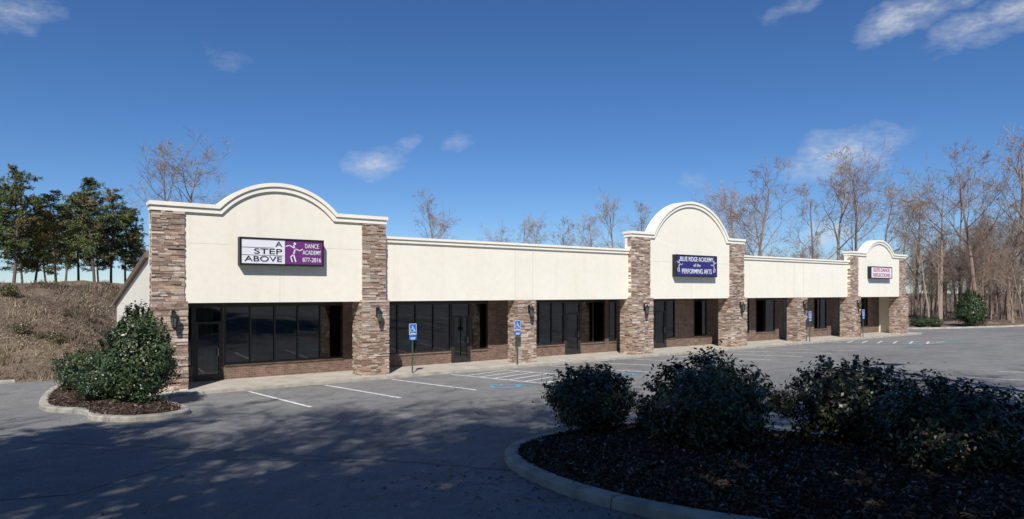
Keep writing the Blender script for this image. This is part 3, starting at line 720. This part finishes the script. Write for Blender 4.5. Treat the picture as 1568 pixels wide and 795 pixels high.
# ---------------------------------------------------------------- camera / light / sky
cd=bpy.data.cameras.new('Camera'); cam=bpy.data.objects.new('Camera',cd); COL.objects.link(cam); scene.camera=cam
cam.location=CAM; cam.rotation_euler=(math.pi/2,0,-YAW); cd.sensor_width=36; cd.lens=36*FPX/1568; cd.shift_y=49.5/1568; cd.clip_end=4000
EL=math.radians(45.5); sd=Vector((.62,.785,0)).normalized()
L=Vector((sd.x*math.cos(EL),sd.y*math.cos(EL),-math.sin(EL)))
sl=bpy.data.lights.new('sun','SUN'); sl.energy=5; sl.angle=math.radians(.5); sl.color=(1,.965,.905)
so=bpy.data.objects.new('sun',sl); COL.objects.link(so); so.rotation_euler=L.to_track_quat('-Z','Y').to_euler()
w=bpy.data.worlds.new('World'); scene.world=w; w.use_nodes=True; nt=w.node_tree; bg=nt.nodes['Background']
try: w.cycles.sampling_method='MANUAL'; w.cycles.sample_map_resolution=256
except Exception: pass
sky=N(nt,'ShaderNodeTexSky',sky_type='NISHITA'); sky.sun_disc=False; sky.sun_elevation=EL; sky.sun_rotation=math.atan2(-sd.x,-sd.y)
sky.altitude=1000; sky.air_density=.95; sky.dust_density=0; sky.ozone_density=4.2
tc=N(nt,'ShaderNodeTexCoord'); dirv=tc.outputs['Generated']
def dirpx(px,py): return (FW+RT*((px-784)/FPX)+Vector((0,0,1))*((447-py)/FPX)).normalized()
clouds=[(575,250,46,20,.25,.80),(618,226,32,14,.5,.68),(700,217,28,14,.2,.72),(1290,232,72,30,.3,.97),(1215,244,50,18,.3,.62),(1410,22,68,18,.35,.92),(1535,35,70,24,.35,.92),(1215,8,54,14,.3,.65),(18,20,46,24,0,.8),
 (338,88,60,32,.1,.47),(1062,280,30,14,.1,.62),(1255,355,35,16,.1,1.0)]
acc=None
wn=N(nt,'ShaderNodeTexNoise'); wn.inputs['Scale'].default_value=13; wn.inputs['Detail'].default_value=3; nt.links.new(dirv,wn.inputs['Vector'])
wv=N(nt,'ShaderNodeVectorMath',operation='MULTIPLY_ADD'); nt.links.new(wn.outputs[1],wv.inputs[0]); wv.inputs[1].default_value=(.07,.07,.055); 
sb=N(nt,'ShaderNodeVectorMath',operation='SUBTRACT'); nt.links.new(dirv,sb.inputs[0]); sb.inputs[1].default_value=(.035,.035,.0275); nt.links.new(sb.outputs[0],wv.inputs[2])
for px,py,cw,ch,rot,amp in clouds:
    D=dirpx(px,py); R_=(RT-D*RT.dot(D)).normalized(); U=R_.cross(D).normalized()
    a=R_*math.cos(rot)+U*math.sin(rot); b=-R_*math.sin(rot)+U*math.cos(rot); a=a*(FPX/cw); b=b*(FPX/ch)
    outs=[]
    for vv in (a,b):
        d=N(nt,'ShaderNodeVectorMath',operation='DOT_PRODUCT'); nt.links.new(wv.outputs[0],d.inputs[0]); d.inputs[1].default_value=vv
        s=N(nt,'ShaderNodeMath',operation='SUBTRACT'); nt.links.new(d.outputs['Value'],s.inputs[0]); s.inputs[1].default_value=vv.dot(D)
        p=N(nt,'ShaderNodeMath',operation='MULTIPLY'); nt.links.new(s.outputs[0],p.inputs[0]); nt.links.new(s.outputs[0],p.inputs[1]); outs.append(p.outputs[0])
    s=N(nt,'ShaderNodeMath',operation='ADD'); nt.links.new(outs[0],s.inputs[0]); nt.links.new(outs[1],s.inputs[1])
    q=N(nt,'ShaderNodeMath',operation='MULTIPLY_ADD',use_clamp=True); nt.links.new(s.outputs[0],q.inputs[0]); q.inputs[1].default_value=-.38; q.inputs[2].default_value=1
    q2=N(nt,'ShaderNodeMath',operation='MULTIPLY'); nt.links.new(q.outputs[0],q2.inputs[0]); q2.inputs[1].default_value=amp
    if acc is None: acc=q2.outputs[0]
    else:
        mx=N(nt,'ShaderNodeMath',operation='MAXIMUM'); nt.links.new(acc,mx.inputs[0]); nt.links.new(q2.outputs[0],mx.inputs[1]); acc=mx.outputs[0]
mp=N(nt,'ShaderNodeMapping'); mp.inputs['Scale'].default_value=(1,1,2.2); nt.links.new(dirv,mp.inputs[0])
cn=N(nt,'ShaderNodeTexNoise'); cn.inputs['Scale'].default_value=22; cn.inputs['Detail'].default_value=6; cn.inputs['Roughness'].default_value=.68; nt.links.new(mp.outputs[0],cn.inputs['Vector'])
m1=N(nt,'ShaderNodeMath',operation='MULTIPLY'); nt.links.new(acc,m1.inputs[0]); nt.links.new(cn.outputs[0],m1.inputs[1])
rp=ramp(nt,[(.22,(0,0,0)),(.40,(.22,.22,.22)),(.62,(.75,.75,.75))]); nt.links.new(m1.outputs[0],rp.inputs[0])
hs=N(nt,'ShaderNodeHueSaturation'); hs.inputs['Saturation'].default_value=1.14; hs.inputs['Value'].default_value=1; nt.links.new(sky.outputs[0],hs.inputs['Color'])
tint=mixc(nt,hs.outputs[0],(.82,.92,1.08),1.0,'MULTIPLY')
cm=mixc(nt,tint,(7.8,8.1,8.5),rp.outputs[0])
nt.links.new(cm,bg.inputs['Color']); bg.inputs['Strength'].default_value=.092
scene.view_settings.view_transform='Standard'; scene.view_settings.look='None'; scene.view_settings.exposure=0
